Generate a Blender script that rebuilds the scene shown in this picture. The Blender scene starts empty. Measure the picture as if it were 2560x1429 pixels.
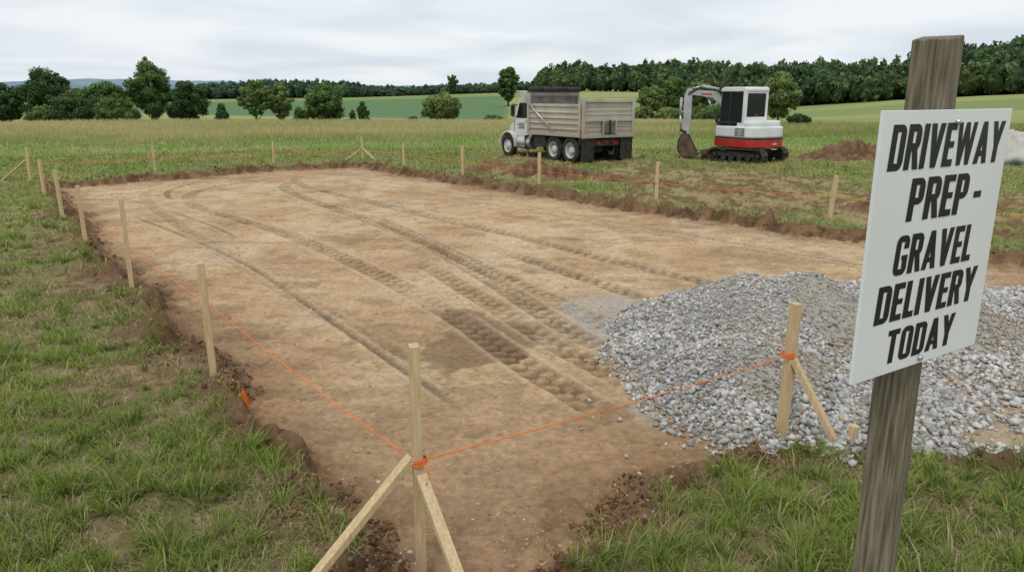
import bpy, math, numpy as np, bmesh
from mathutils import Vector, Matrix
rng=np.random.default_rng(7)
scene=bpy.context.scene
scene.view_settings.view_transform='Standard'
try: scene.view_settings.look='None'
except Exception: pass
scene.view_settings.exposure=0

# ---------------------------------------------------------------- noise
def _h(xi,yi,seed):
    h=(xi.astype(np.int64)*374761393+yi.astype(np.int64)*668265263+seed*1274126177)&0xffffffff
    h=((h^(h>>13))*1103515245)&0xffffffff
    h=((h^(h>>16))*668265263)&0xffffffff
    h=h^(h>>15)
    return (h&0xffffff)/float(0xffffff)
def vn(x,y,seed=0):
    xi=np.floor(x);yi=np.floor(y);fx=x-xi;fy=y-yi
    fx=fx*fx*(3-2*fx);fy=fy*fy*(3-2*fy)
    a=_h(xi,yi,seed);b=_h(xi+1,yi,seed);c=_h(xi,yi+1,seed);d=_h(xi+1,yi+1,seed)
    return (a*(1-fx)+b*fx)*(1-fy)+(c*(1-fx)+d*fx)*fy
def fbm(x,y,seed=0,o=4):
    s=0;a=.5;t=0
    for i in range(o):
        s=s+a*vn(x*2**i+i*17.3,y*2**i-i*9.1,seed+i);t+=a;a*=.5
    return s/t
def ss(a,b,x):
    t=np.clip((x-a)/(b-a),0,1);return t*t*(3-2*t)
def lerp(a,b,t): return a+(b-a)*t[:,None]
C=lambda *c: np.array(c,float)

# ---------------------------------------------------------------- layout (world metres)
PAD=np.array([(-.62,3.25),(0.1,3.4),(.55,3.95),(1.1,4.5),(2.0,4.95),(3.5,4.5),(8,3.3),(16,5),(14,8),(7.92,11.26),(5.9,13.7),(3.2,16.5),(.72,19.6),
 (-2.4,23.5),(-5.6,27.7),(-8.4,26.3),(-13.05,20.8),(-11.0,18.3),(-8.8,15.1),(-6.7,11.9),(-4.5,9.1),(-3.7,7.85),(-2.34,6.0),(-1.15,4.3)])
def polysd(P,x,y):
    d=np.full(x.shape,1e9);ins=np.zeros(x.shape,bool);n=len(P)
    for i in range(n):
        ax,ay=P[i];bx,by=P[(i+1)%n];ex,ey=bx-ax,by-ay
        t=np.clip(((x-ax)*ex+(y-ay)*ey)/(ex*ex+ey*ey),0,1)
        d=np.minimum(d,(x-ax-t*ex)**2+(y-ay-t*ey)**2)
        if ay!=by:
            c=((ay>y)!=(by>y))&(x<(bx-ax)*(y-ay)/(by-ay)+ax);ins^=c
    d=np.sqrt(d);return np.where(ins,-d,d)
def padsd(x,y):
    s=polysd(PAD,x,y)
    return s+(fbm(x*1.1,y*1.1,3,4)-.5)*.5+(fbm(x*5,y*5,4,3)-.5)*.26
PP=[-.9,-.8,-.4,-.2,-.02,.06,.17,.36,.5,.67,.9]
YR=[450,450,450,450,430,300,270,210,190,170,165]
ZR=[-2,-2,.6,1.8,4.0,4.4,3.8,-.6,1.5,2.7,3]
DD=[2.5,2.5,2.5,2.3,2,1.7,1,.9,.3,.0,0]
def base_z(x,y):
    r=np.hypot(x,y);phi=np.clip(np.arctan2(x,y),-.733,.733)
    p=np.tan(phi);d=r*np.cos(phi)
    yr=np.interp(p,PP,YR);zr=np.interp(p,PP,ZR);dd=np.interp(p,PP,DD)
    t=np.clip((d-105)/(yr-105),0,1)
    z=-dd*ss(68,105,d)+(zr+dd)*(t**1.0*.5+.5*ss(0,1,t))+np.clip(d-yr,0,1000)*.012
    z=z+(fbm(x*.03,y*.03,31,2)-.5)*.8*ss(45,90,d)*(1-ss(100,300,d)*.5)
    return z,p,d
CON=[(2.65,7.9,.72,1.5),(3.3,8.1,.68,1.5),(4.0,8.05,.54,1.5),(2.2,6.35,.50,1.1),(1.85,7.15,.34,.9),(2.9,5.95,.22,1.1),(4.9,7.9,.42,1.6),(1.8,5.6,.17,.7),(2.5,5.5,.10,.8),(5.9,7.7,.36,1.6),(7.2,7.9,.3,2.0)]
def gravel_h(x,y):
    g=np.zeros(x.shape)
    for cx,cy,H,R in CON:
        d=np.sqrt((x-cx)**2+(y-cy)**2+.015)
        g=g**7+(H*np.clip(1-d/R,0,1)**.95)**7
        g=g**(1/7)
    n=(fbm(x*1.7,y*1.7,11,3)-.5)
    return np.clip(g+n*.15*(g>0)-.015,0,9)
TR=[ # pts, halfwidth, tread, strength
 ([(-7.4,24),(-8.4,22),(-8.6,20),(-7.7,17.9),(-6.4,16.3),(-4.5,14.2),(-2.8,11.9),(-.9,8.9),(.15,6.8),(.9,5.5)],.16,1,1),
 ([(-6.7,23.4),(-6.5,21.3),(-5,18.6),(-2.2,14.2),(-.47,10.7),(.45,8.4),(1.0,7.1)],.16,1,1),
 ([(-7,24.4),(-6.1,21.8),(-3,17.8),(-.23,14.2),(1.5,11.7),(3.5,9.2)],.16,1,1),
 ([(-8.46,16.3),(-6.2,13.8),(-4.08,11.26),(-1.62,7.58),(-.35,5.7)],.055,0,1.1),
 ([(-9.4,24),(-10,21.5),(-9.6,19.4),(-7.2,15.6),(-3.9,10.9),(-1.3,7.3),(-.2,5.9)],.13,1,.6),
 ([(-4.2,22.4),(-.6,18),(3.4,13.2),(6,10.3)],.05,0,1),
 ([(-3.2,16.4),(-1.4,12.9),(.15,9.9),(1.3,7.8)],.17,1,1),
 ([(-1.5,11.6),(-.35,9.2),(.6,7.2),(1.2,6.2)],.15,1,1),
 ([(-1,13.8),(.9,10.6),(1.9,9.1)],.15,1,1),
 ([(-5.6,24.5),(-1.6,20.2),(1.5,16.2),(4.6,12.3),(6.8,9.6)],.06,0,.9),
 ([(-11,20),(-8.5,17.6),(-6,14.8),(-5,13.4)],.05,0,1),
 ([(-.1,5.2),(.8,5.65),(1.5,6.3)],.14,1,.4),
 ([(-7.6,25),(-9.4,23),(-9.5,20.6),(-8.5,18.6)],.09,0,1),
 ([(-5.2,20.5),(-2.6,17.0),(.7,12.9),(2.4,10.8)],.14,1,.8),
]
def tracks(x,y):
    hgt=np.zeros(x.shape);m=np.zeros(x.shape);tr=np.zeros(x.shape);rm=np.zeros(x.shape)
    for k,(pts,hw,tread,st) in enumerate(TR):
        P=np.array(pts,float)
        Q=[]
        for i in range(len(P)-1):
            p0=P[max(i-1,0)];p1=P[i];p2=P[i+1];p3=P[min(i+2,len(P)-1)]
            for t in np.linspace(0,1,5)[:-1]:
                Q.append(.5*((2*p1)+(-p0+p2)*t+(2*p0-5*p1+4*p2-p3)*t*t+(-p0+3*p1-3*p2+p3)*t**3))
        Q.append(P[-1]);Q=np.array(Q)
        bd=np.full(x.shape,9.);al=np.zeros(x.shape);sg=np.zeros(x.shape);L=0
        for i in range(len(Q)-1):
            ax,ay=Q[i];ex,ey=Q[i+1]-Q[i];l=math.hypot(ex,ey);ex/=l;ey/=l
            u=np.clip((x-ax)*ex+(y-ay)*ey,0,l)
            dx=x-ax-u*ex;dy=y-ay-u*ey;d=np.hypot(dx,dy);s=dx*ey-dy*ex
            b=d<bd
            bd=np.where(b,d,bd);al=np.where(b,L+u,al);sg=np.where(b,s,sg);L+=l
        ends=ss(0,1.2,al)*ss(0,.8,L-al)
        n=ss(.25,.45,fbm(x*.7+k*5,y*.7,50+k,3))*.7+.3
        fine=.7+.6*fbm(x*6,y*6,140+k,2)
        sw=st*n*ends*fine
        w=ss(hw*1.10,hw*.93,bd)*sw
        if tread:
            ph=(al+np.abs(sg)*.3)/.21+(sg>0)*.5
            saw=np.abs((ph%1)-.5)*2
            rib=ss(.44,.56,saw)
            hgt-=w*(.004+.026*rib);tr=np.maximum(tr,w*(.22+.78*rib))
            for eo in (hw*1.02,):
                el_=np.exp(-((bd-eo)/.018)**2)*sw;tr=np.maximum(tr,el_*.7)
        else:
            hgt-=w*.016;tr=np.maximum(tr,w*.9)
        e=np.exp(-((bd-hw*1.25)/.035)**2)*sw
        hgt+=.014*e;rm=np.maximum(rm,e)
        m=np.maximum(m,w)
    return hgt,m,tr,rm
SHEET=[(12.7,29.2,.5,1.5),(14.2,29.8,.45,1.4),(15.5,29.6,.35,1.2),(.6,22.9,.34,1.0),(1.8,22.4,.32,.9),(-.8,24.4,.26,.8),(2.9,21.6,.22,.8),(4.0,20.4,.16,.8),(5.2,18.4,.15,.8),(7.6,15.6,.16,.9),(12,14,.2,1.2)]
def ground_fields(x,y):
    z,p,d=base_z(x,y)
    N=x.shape[0]
    sd=np.full(N,50.);near=(np.hypot(x,y)<48)&(y>-2)
    idx=np.nonzero(near)[0];xn=x[idx];yn=y[idx]
    sdn=padsd(xn,yn);sd[idx]=sdn
    f1=fbm(xn*2.3,yn*2.3,21,4);f2=fbm(xn*7,yn*7,22,3);f3=fbm(xn*.5,yn*.5,23,3);f4=fbm(xn*22,yn*22,24,2)
    lip=np.exp(-((sdn-.14)/.20)**2)*ss(.45,.68,f1)
    zz=-.14*ss(.10,-.06,sdn)
    zz+=lip*(.08+.26*(f2-.5))
    rough=np.exp(-((sdn-.1)/.4)**2)
    zz+=rough*((f2-.5)*.12+(fbm(xn*17,yn*17,25,2)-.5)*.08)
    zz+=(f2-.5)*.016*(sdn<0)+(f1-.5)*.016*(sdn<0)+(f4-.5)*.014*(sdn<.3)
    zz+=(f1-.5)*.10*(sdn>0.1)
    side=ss(-3,0,xn)*ss(.5,1.0,sdn)*ss(10.5,7.5,sdn)*(yn>9)
    n3=fbm(xn*.45+yn*.25,yn*.9,27,4)
    soil=side*ss(.38,.48,n3)
    zz+=soil*(f2-.35)*.22
    for cx,cy,H,R in SHEET:
        dd=np.hypot((xn-cx)*.7,yn-cy);b=H*ss(R,0,dd)*(.4+1.2*f1)*(.5+1.0*f2)
        zz+=b;soil=np.maximum(soil,1.6*ss(.02,.08,b))
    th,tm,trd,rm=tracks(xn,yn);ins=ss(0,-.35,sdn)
    zz+=th*ins
    gh=gravel_h(xn,yn);zz+=gh
    z[idx]+=zz
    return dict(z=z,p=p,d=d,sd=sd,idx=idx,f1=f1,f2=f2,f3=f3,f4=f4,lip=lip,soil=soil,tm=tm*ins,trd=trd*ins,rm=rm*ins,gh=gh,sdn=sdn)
def gz(x,y):
    return ground_fields(np.array([float(x)]),np.array([float(y)]))['z'][0]
def thinm(x,y,sd): return ss(.52,.62,fbm(x*1.5,y*1.5,62,4))*ss(2.8,.4,sd)
def grass_mask(x,y,sd):
    return ss(.05,.55,sd+(fbm(x*2.1,y*2.1,61,3)-.5)*.7)*(1-.78*thinm(x,y,sd))

# ---------------------------------------------------------------- materials
def newmat(name,rough=.85,spec=.2,metal=0):
    m=bpy.data.materials.new(name);m.use_nodes=True
    b=m.node_tree.nodes['Principled BSDF'];b.inputs['Roughness'].default_value=rough
    b.inputs['Specular IOR Level'].default_value=spec;b.inputs['Metallic'].default_value=metal
    return m,m.node_tree,b
def noisy(name,c1,c2,scale=8,rough=.7,spec=.3,metal=0,stretch=(1,1,1),bump=0,detail=5,dirt=None):
    m,nt,b=newmat(name,rough,spec,metal);N=nt.nodes;L=nt.links
    tc=N.new('ShaderNodeTexCoord');mp=N.new('ShaderNodeMapping');mp.inputs['Scale'].default_value=stretch
    n=N.new('ShaderNodeTexNoise');n.inputs['Scale'].default_value=scale;n.inputs['Detail'].default_value=detail
    r=N.new('ShaderNodeValToRGB');r.color_ramp.elements[0].position=.35;r.color_ramp.elements[1].position=.68
    r.color_ramp.elements[0].color=(*c1,1);r.color_ramp.elements[1].color=(*c2,1)
    L.new(tc.outputs['Object'],mp.inputs['Vector']);L.new(mp.outputs[0],n.inputs['Vector']);L.new(n.outputs['Fac'],r.inputs[0])
    out=r.outputs[0]
    if dirt:
        col,z0,z1=dirt
        sx=N.new('ShaderNodeSeparateXYZ');L.new(tc.outputs['Object'],sx.inputs[0])
        mr=N.new('ShaderNodeMapRange');mr.inputs[1].default_value=z1;mr.inputs[2].default_value=z0;mr.inputs[3].default_value=0;mr.inputs[4].default_value=1
        L.new(sx.outputs[2],mr.inputs[0])
        mu=N.new('ShaderNodeMath');mu.operation='MULTIPLY';L.new(mr.outputs[0],mu.inputs[0]);L.new(n.outputs['Fac'],mu.inputs[1])
        mx=N.new('ShaderNodeMix');mx.data_type='RGBA';L.new(mu.outputs[0],mx.inputs[0]);L.new(out,mx.inputs[6]);mx.inputs[7].default_value=(*col,1)
        out=mx.outputs[2]
    L.new(out,b.inputs['Base Color'])
    if bump:
        bm=N.new('ShaderNodeBump');bm.inputs['Strength'].default_value=bump;bm.inputs['Distance'].default_value=.01
        L.new(n.outputs['Fac'],bm.inputs['Height']);L.new(bm.outputs[0],b.inputs['Normal'])
    return m
def attrmat(name,rough=.9,spec=.1,trans=0,nscale=None,namp=.25,bump=0):
    m,nt,b=newmat(name,rough,spec);N=nt.nodes;L=nt.links
    a=N.new('ShaderNodeAttribute');a.attribute_name='Col';out=a.outputs['Color']
    if nscale:
        g=N.new('ShaderNodeNewGeometry');n=N.new('ShaderNodeTexNoise');n.inputs['Scale'].default_value=nscale;n.inputs['Detail'].default_value=8;n.inputs['Roughness'].default_value=.75
        L.new(g.outputs['Position'],n.inputs['Vector'])
        mr=N.new('ShaderNodeMapRange');mr.inputs[1].default_value=.3;mr.inputs[2].default_value=.7;mr.inputs[3].default_value=1-namp;mr.inputs[4].default_value=1+namp
        L.new(n.outputs['Fac'],mr.inputs[0])
        vm=N.new('ShaderNodeVectorMath');vm.operation='SCALE';L.new(out,vm.inputs[0]);L.new(mr.outputs[0],vm.inputs['Scale']);out=vm.outputs[0]
        if bump:
            bm=N.new('ShaderNodeBump');bm.inputs['Strength'].default_value=bump;bm.inputs['Distance'].default_value=.03
            L.new(n.outputs['Fac'],bm.inputs['Height']);L.new(bm.outputs[0],b.inputs['Normal'])
    L.new(out,b.inputs['Base Color'])
    if trans:
        t=N.new('ShaderNodeBsdfTranslucent');L.new(out,t.inputs['Color']);mx=N.new('ShaderNodeMixShader');mx.inputs[0].default_value=trans
        o=[x for x in N if x.type=='OUTPUT_MATERIAL'][0]
        L.new(b.outputs[0],mx.inputs[1]);L.new(t.outputs[0],mx.inputs[2]);L.new(mx.outputs[0],o.inputs[0])
    return m
M_ground=attrmat('ground_soil_and_turf',nscale=16,namp=.32,bump=.8)
M_grass=attrmat('grass_blades',trans=.3)
M_leaf=attrmat('leaves',trans=.3,rough=.8)
M_stone=attrmat('crushed_stone',rough=.85,nscale=40,namp=.18)
M_hill=attrmat('hill',nscale=.02)
M_pine=noisy('pine_lumber',(.50,.36,.19),(.64,.49,.29),6,stretch=(9,9,.9),rough=.75,bump=.15)
M_post=noisy('weathered_post',(.10,.08,.052),(.27,.23,.16),7,stretch=(16,16,.8),rough=.85,bump=.7,detail=8)
M_bark=noisy('bark',(.05,.04,.03),(.13,.11,.085),6,stretch=(3,3,.6))
M_string=noisy('orange_string',(.85,.16,.02),(.95,.24,.04),10,rough=.6)
M_sign=noisy('sign_board',(.74,.76,.77),(.80,.81,.82),2,rough=.35,spec=.4)
M_black=noisy('black_letters',(.008,.008,.009),(.014,.014,.015),6,rough=.4)
M_steel=noisy('galvanized',(.35,.35,.35),(.55,.55,.55),9,rough=.4,metal=.7)

# ---------------------------------------------------------------- mesh helpers
def link(o,parent=None):
    scene.collection.objects.link(o)
    if parent: o.parent=parent
    return o
def npmesh(name,V,loops,starts,mat,col=None,smooth=False,parent=None):
    me=bpy.data.meshes.new(name)
    me.vertices.add(len(V));me.vertices.foreach_set('co',np.ascontiguousarray(V,dtype=np.float32).ravel())
    me.loops.add(len(loops));me.loops.foreach_set('vertex_index',np.ascontiguousarray(loops,dtype=np.int32))
    me.polygons.add(len(starts));me.polygons.foreach_set('loop_start',np.ascontiguousarray(starts,dtype=np.int32))
    if smooth: me.polygons.foreach_set('use_smooth',np.ones(len(starts),dtype=bool))
    me.update(calc_edges=True)
    if col is not None:
        ca=me.color_attributes.new('Col','FLOAT_COLOR','POINT')
        c4=np.ones((len(V),4),np.float32);c4[:,:3]=col;ca.data.foreach_set('color',c4.ravel())
    me.materials.append(mat)
    return link(bpy.data.objects.new(name,me),parent)
def empty(name,loc=(0,0,0),rot=0):
    o=bpy.data.objects.new(name,None);o.location=loc;o.rotation_euler=(0,0,rot);o.empty_display_size=.2;return link(o)
def pyobj(name,V,F,mat,parent=None,bevel=0,smooth=False):
    me=bpy.data.meshes.new(name);me.from_pydata([tuple(v) for v in V],[],F)
    bm=bmesh.new();bm.from_mesh(me);bmesh.ops.recalc_face_normals(bm,faces=bm.faces);bm.to_mesh(me);bm.free()
    me.materials.append(mat)
    if smooth:
        for p in me.polygons:p.use_smooth=True
    o=link(bpy.data.objects.new(name,me),parent)
    if bevel:
        b=o.modifiers.new('b','BEVEL');b.width=bevel;b.segments=2;b.limit_method='ANGLE'
    return o
BF=[(0,1,2,3),(7,6,5,4),(0,4,5,1),(1,5,6,2),(2,6,7,3),(3,7,4,0)]
def box(name,x0,x1,y0,y1,z0,z1,mat,parent=None,bevel=.01):
    V=[(x0,y0,z0),(x1,y0,z0),(x1,y1,z0),(x0,y1,z0),(x0,y0,z1),(x1,y0,z1),(x1,y1,z1),(x0,y1,z1)]
    return pyobj(name,V,BF,mat,parent,bevel)
def beam(name,a,b,w,d,mat,parent=None,bevel=.004,up=(0,0,1),twist=0):
    a=Vector(a);b=Vector(b);t=(b-a).normalized();u=Vector(up)
    if abs(t.dot(u))>.98:u=Vector((math.cos(twist),math.sin(twist),0))
    s=t.cross(u).normalized();v=s.cross(t).normalized()
    V=[]
    for q in (a,b):
        for i,j in ((-1,-1),(1,-1),(1,1),(-1,1)): V.append(q+s*(w/2*i)+v*(d/2*j))
    return pyobj(name,V,BF,mat,parent,bevel)
def prism(name,poly,y0,y1,mat,parent=None,bevel=.01,plane='xz'):
    n=len(poly);V=[]
    for y in (y0,y1):
        for a,b in poly:
            V.append((a,y,b) if plane=='xz' else ((a,b,y) if plane=='xy' else (y,b,a)))
    F=[tuple(range(n)),tuple(range(2*n-1,n-1,-1))]+[(i,(i+1)%n,n+(i+1)%n,n+i) for i in range(n)]
    return pyobj(name,V,F,mat,parent,bevel)
def lathe(name,prof,cx,cy,cz,mat,parent=None,n=32,axis='y',sgn=1):
    V=[];F=[];m=len(prof)
    for i in range(n):
        a=2*math.pi*i/n
        for r,w in prof:
            if axis=='y':V.append((cx+r*math.cos(a),cy+sgn*w,cz+r*math.sin(a)))
            elif axis=='x':V.append((cx+w,cy+r*math.cos(a),cz+r*math.sin(a)))
            else:V.append((cx+r*math.cos(a),cy+r*math.sin(a),cz+w))
    for i in range(n):
        for j in range(m-1):
            F.append((i*m+j,i*m+j+1,((i+1)%n)*m+j+1,((i+1)%n)*m+j))
    return pyobj(name,V,F,mat,parent,0)
def tube(name,pts,r,mat,parent=None,n=6):
    V=[];F=[];P=[Vector(p) for p in pts]
    for i,p in enumerate(P):
        t=(P[min(i+1,len(P)-1)]-P[max(i-1,0)]).normalized();u=Vector((0,0,1)) if abs(t.z)<.9 else Vector((1,0,0))
        s=t.cross(u).normalized();v=s.cross(t)
        rr=r[i] if isinstance(r,(list,tuple)) else r
        for k in range(n):
            a=2*math.pi*k/n;V.append(p+(s*math.cos(a)+v*math.sin(a))*rr)
    for i in range(len(P)-1):
        for k in range(n):F.append((i*n+k,i*n+(k+1)%n,(i+1)*n+(k+1)%n,(i+1)*n+k))
    F.append(tuple(range(n)));F.append(tuple(range((len(P)-1)*n,len(P)*n)))
    return pyobj(name,V,F,mat,parent,0,True)

# ---------------------------------------------------------------- ground
ang=np.radians(np.concatenate([np.arange(-180,-40,3.5),np.arange(-40,40.01,.11),np.arange(43.5,180,3.5)]))
rad=[.05,.3,.6,.9,1.2]
while rad[-1]<60: rad.append(rad[-1]*1.0045)
while rad[-1]<2600: rad.append(rad[-1]*1.012)
rad=np.array(rad);na=len(ang);nr=len(rad)
R,A=np.meshgrid(rad,ang,indexing='ij')
gx=(R*np.sin(A)).ravel();gy=(R*np.cos(A)).ravel()
G=ground_fields(gx,gy)
V=np.stack([gx,gy,G['z']],1)
r=np.hypot(gx,gy);d=G['d'];p=G['p'];sd=G['sd']
n1=fbm(gx*.35,gy*.35,70,4);n2=fbm(gx*3,gy*3,71,4);nf=fbm(gx*.06,gy*.12,72,4);n5=fbm(gx*9,gy*9,73,3)
col=lerp(C(.24,.195,.105),C(.15,.165,.05),ss(.35,.65,n2))
mid=lerp(C(.16,.235,.048),C(.27,.265,.095),ss(.35,.65,n1*.6+n2*.4))
col=col+(mid-col)*ss(6,20,r)[:,None]
gold=lerp(C(.42,.36,.17),C(.25,.29,.09),ss(.35,.65,nf*.7+n2*.3))
def goldmask(d,p,n1): return ss(38,50,d+(n1-.5)*16+p*-8)
bg=goldmask(d,p,n1)
col=col+(gold-col)*(bg*(1-.55*ss(.15,.35,p)))[:,None]
far=lerp(C(.29,.31,.115),C(.205,.255,.085),ss(.4,.6,fbm(gx*.012,gy*.03,74,3)))
col=col+(far-col)*ss(75,110,d)[:,None]
crop=ss(150,158,d+160*(p+.2))*ss(335,325,d+60*p)*ss(-.62,-.60,p)*ss(.0,-.012,p)
col=col+(C(.10,.19,.08)-col)*crop[:,None]*.9
edge=np.exp(-((d+160*(p+.2)-146)/4)**2)*(p<0)
col=col+(C(.36,.34,.16)-col)*edge[:,None]*.7
i=G['idx'];x=gx[i];y=gy[i];s=G['sdn'];c=col[i]
gm=grass_mask(x,y,s)
dirt=lerp(C(.54,.375,.215),C(.45,.295,.165),ss(.35,.7,fbm(x*.9,y*.9,80,5)))
dirt=dirt+(C(.60,.455,.295)-dirt)*(ss(.50,.66,fbm(x*.8+3,y*.5,81,5))*.55)[:,None]
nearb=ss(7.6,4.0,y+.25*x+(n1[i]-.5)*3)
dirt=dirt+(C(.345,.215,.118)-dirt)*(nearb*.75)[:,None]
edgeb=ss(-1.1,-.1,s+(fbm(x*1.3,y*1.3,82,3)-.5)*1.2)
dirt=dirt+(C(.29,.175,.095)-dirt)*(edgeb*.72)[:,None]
blot=ss(.58,.62,fbm(x*1.4,y*2.6,83,6))
dirt=dirt*(1-.19*blot*(1-nearb*.5))[:,None]
blot2=ss(.60,.63,fbm(x*3.5,y*6,84,5));dirt=dirt*(1-.17*blot2)[:,None]
dirt=dirt*(.88+.24*G['f2'])[:,None]*(.86+.28*G['f4'])[:,None]
dp=np.array([(-.9,9.0),(.1,8.2),(.35,7.45),(-.1,7.0),(-.65,6.5),(-.95,7.3),(-.6,8.0)])
dk=ss(.08,-.04,polysd(dp,x,y)+(n2[i]-.5)*.5);dirt=dirt+(C(.21,.13,.072)-dirt)*(dk*.72)[:,None]
gp=np.array([(.42,8.9),(1.26,9.5),(2.1,8.9),(1.6,7.3),(.94,7.5)])
gk=ss(.06,-.03,polysd(gp,x,y)+(n2[i]-.5)*.25)
gp2=np.array([(2.6,10.2),(3.2,10.6),(4.2,9.8),(3.4,9.4)])
gk=np.maximum(gk,.7*ss(.1,-.1,polysd(gp2,x,y)+(n2[i]-.5)*.3))
dirt=dirt+(C(.40,.37,.32)-dirt)*(gk*(.45+.5*ss(.35,.55,n5[i])))[:,None]
dirt=dirt*(1-.46*G['trd'].clip(0,1))[:,None]  # shade of ruts and tread ribs painted into the colour, with moist-soil tone
dirt=dirt+(C(.62,.48,.32)-dirt)*(.4*G['rm'].clip(0,1))[:,None]  # rims painted lighter to set off the painted rut shade
soilc=lerp(C(.085,.045,.025),C(.20,.12,.065),ss(.3,.7,G['f2']))
ins=ss(.10,-.05,s)
c=c+(soilc-c)*(((1-gm)*ss(1.2,.4,s))[:,None])
c=c+(lerp(C(.32,.225,.13),C(.16,.10,.058),ss(.35,.65,G['f2']))-c)*(thinm(x,y,s)*.85)[:,None]
strawc=lerp(C(.35,.26,.145),C(.17,.10,.055),ss(.35,.6,n2[i]))
sm=G['soil'].clip(0,1.6)
c=c+(strawc-c)*(np.minimum(sm,1)*.85)[:,None]
c=c+(soilc*1.1-c)*(np.clip(sm-1,0,.6)*1.5)[:,None]
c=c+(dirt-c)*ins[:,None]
lipm=np.maximum(ss(.34,-.02,s)*ss(-.30,-.05,s)*.9,G['lip']*.85)
c=c+(soilc-c)*(lipm*.9)[:,None]
gr=ss(.01,.05,G['gh']);c=c+(C(.36,.34,.30)-c)*gr[:,None]
dust=ss(0,-.1,polysd(np.array([(.9,5.4),(2,4.95),(3.6,4.4),(9,3.2),(12,9),(3.5,9.9),(1.2,8.6)]),x,y)+(n2[i]-.5)*.5)*ins*(1-gr)
c=c+(C(.39,.325,.24)-c)*(dust*.5)[:,None]
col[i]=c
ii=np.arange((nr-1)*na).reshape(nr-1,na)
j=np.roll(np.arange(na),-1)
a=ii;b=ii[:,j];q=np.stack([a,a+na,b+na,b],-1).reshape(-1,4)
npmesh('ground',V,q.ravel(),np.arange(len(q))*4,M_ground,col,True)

# ---------------------------------------------------------------- grass
def blades(name,x,y,z,h,w,colr,bend,flat,bdir=None):
    n=len(x);a=rng.uniform(0,2*np.pi,n);b=rng.uniform(0,2*np.pi,n) if bdir is None else bdir
    dx=np.cos(a)*w/2;dy=np.sin(a)*w/2
    lx=np.cos(b)*h*bend;ly=np.sin(b)*h*bend
    V=np.zeros((n,5,3),np.float32)
    V[:,0]=np.stack([x-dx,y-dy,z-.01],1);V[:,1]=np.stack([x+dx,y+dy,z-.01],1)
    up=h*np.sqrt(np.clip(1-np.minimum(bend,.98)**2,.02,1))
    V[:,2]=np.stack([x+dx*.8+lx*.35,y+dy*.8+ly*.35,z+up*.62],1);V[:,3]=np.stack([x-dx*.8+lx*.35,y-dy*.8+ly*.35,z+up*.62],1)
    V[:,4]=np.stack([x+lx,y+ly,z+up*flat],1)
    k=np.arange(n)[:,None]*5
    loops=(k+np.array([0,1,2,3,3,2,4])[None]).ravel()
    st=(np.arange(n)[:,None]*7+np.array([0,4])[None]).ravel()
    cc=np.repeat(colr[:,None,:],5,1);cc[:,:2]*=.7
    return V.reshape(-1,3),loops,st,cc.reshape(-1,3)
def emit(name,*a,**k):
    V,l,s,c=blades(name,*a,**k);npmesh(name,V,l,s,M_grass,c)
def sample(n,r0,r1,amax,pw=1.0):
    lr=rng.uniform(0,1,n);rr=np.exp(np.log(r0)+(np.log(r1/r0))*lr) if pw==1 else (r0+(r1-r0)*lr**pw)
    aa=np.radians(rng.uniform(-amax,amax,n));return rr*np.sin(aa),rr*np.cos(aa),rr
x,y,rr=sample(640000,2.6,36,41)
sd=padsd(x,y);gm=grass_mask(x,y,sd)
clump=fbm(x*5.5,y*5.5,90,3)
keep=(sd>-.05)&(rng.uniform(0,1,len(x))<gm*(.25+1.1*ss(.38,.6,clump))+.02*(sd<.6))
x,y,rr,clump=x[keep],y[keep],rr[keep],clump[keep]
F=ground_fields(x,y);z=F['z']
soil=np.zeros(len(x));soil[F['idx']]=F['soil'];gh=np.zeros(len(x));gh[F['idx']]=F['gh']
k=(rng.uniform(0,1,len(x))>soil*.88)&(gh<.01);x,y,rr,clump,z=x[k],y[k],rr[k],clump[k],z[k]
n=len(x);u=rng.uniform(0,1,n);patch=fbm(x*.9,y*.9,91,3);patch2=fbm(x*3,y*3,94,3)
dry=u<(.24+.40*ss(.42,.6,patch)+.35*ss(.48,.6,patch2))
h=np.where(dry,rng.uniform(.03,.11,n),rng.uniform(.03,.10,n)*(.5+1.3*ss(.42,.72,clump)))*(1+.02*rr)
w=.0044*(rr/3)**.75*rng.uniform(.5,1.5,n)
g1=lerp(C(.15,.235,.042),C(.34,.39,.10),rng.uniform(0,1,n)**1.3)
g1=g1*(.55+.9*fbm(x*2,y*2,92,2))[:,None]
dr=lerp(C(.56,.46,.27),C(.29,.225,.12),rng.uniform(0,1,n))
cc=np.where(dry[:,None],dr,g1)
bend=np.where(dry,rng.uniform(.7,.98,n),rng.uniform(.5,.97,n))
A1=blades('g',x,y,z,h,w,cc,bend,np.where(bend>.8,.4,1.))
tx,ty,trr=sample(2700,2.7,20,41);tsd=padsd(tx,ty)
k=(tsd>.12)&(rng.uniform(0,1,len(tx))<(grass_mask(tx,ty,tsd)*.8+.12)*(.25+1.3*ss(.4,.6,fbm(tx*.9,ty*.9,150,3))))&~((ty>9)&(tx>-1));tx,ty,trr=tx[k],ty[k],trr[k]
m=38;n=len(tx)*m;ts=np.repeat(rng.lognormal(-.12,.42,len(tx)).clip(.45,1.9),m);rr=np.repeat(trr,m)
bd_=rng.uniform(0,2*np.pi,n);of=np.abs(rng.normal(0,.026,n))*ts
x=np.repeat(tx,m)+np.cos(bd_)*of;y=np.repeat(ty,m)+np.sin(bd_)*of;z=np.repeat(ground_fields(tx,ty)['z'],m)
h=rng.uniform(.06,.20,n)*ts;w=.0058*(rr/3)**.6*rng.uniform(.6,1.4,n)
tc_=np.repeat(rng.uniform(0,1,len(tx)),m);cc=lerp(C(.13,.22,.035),C(.31,.38,.085),np.clip(tc_*.6+rng.uniform(0,.5,n),0,1))
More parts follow.
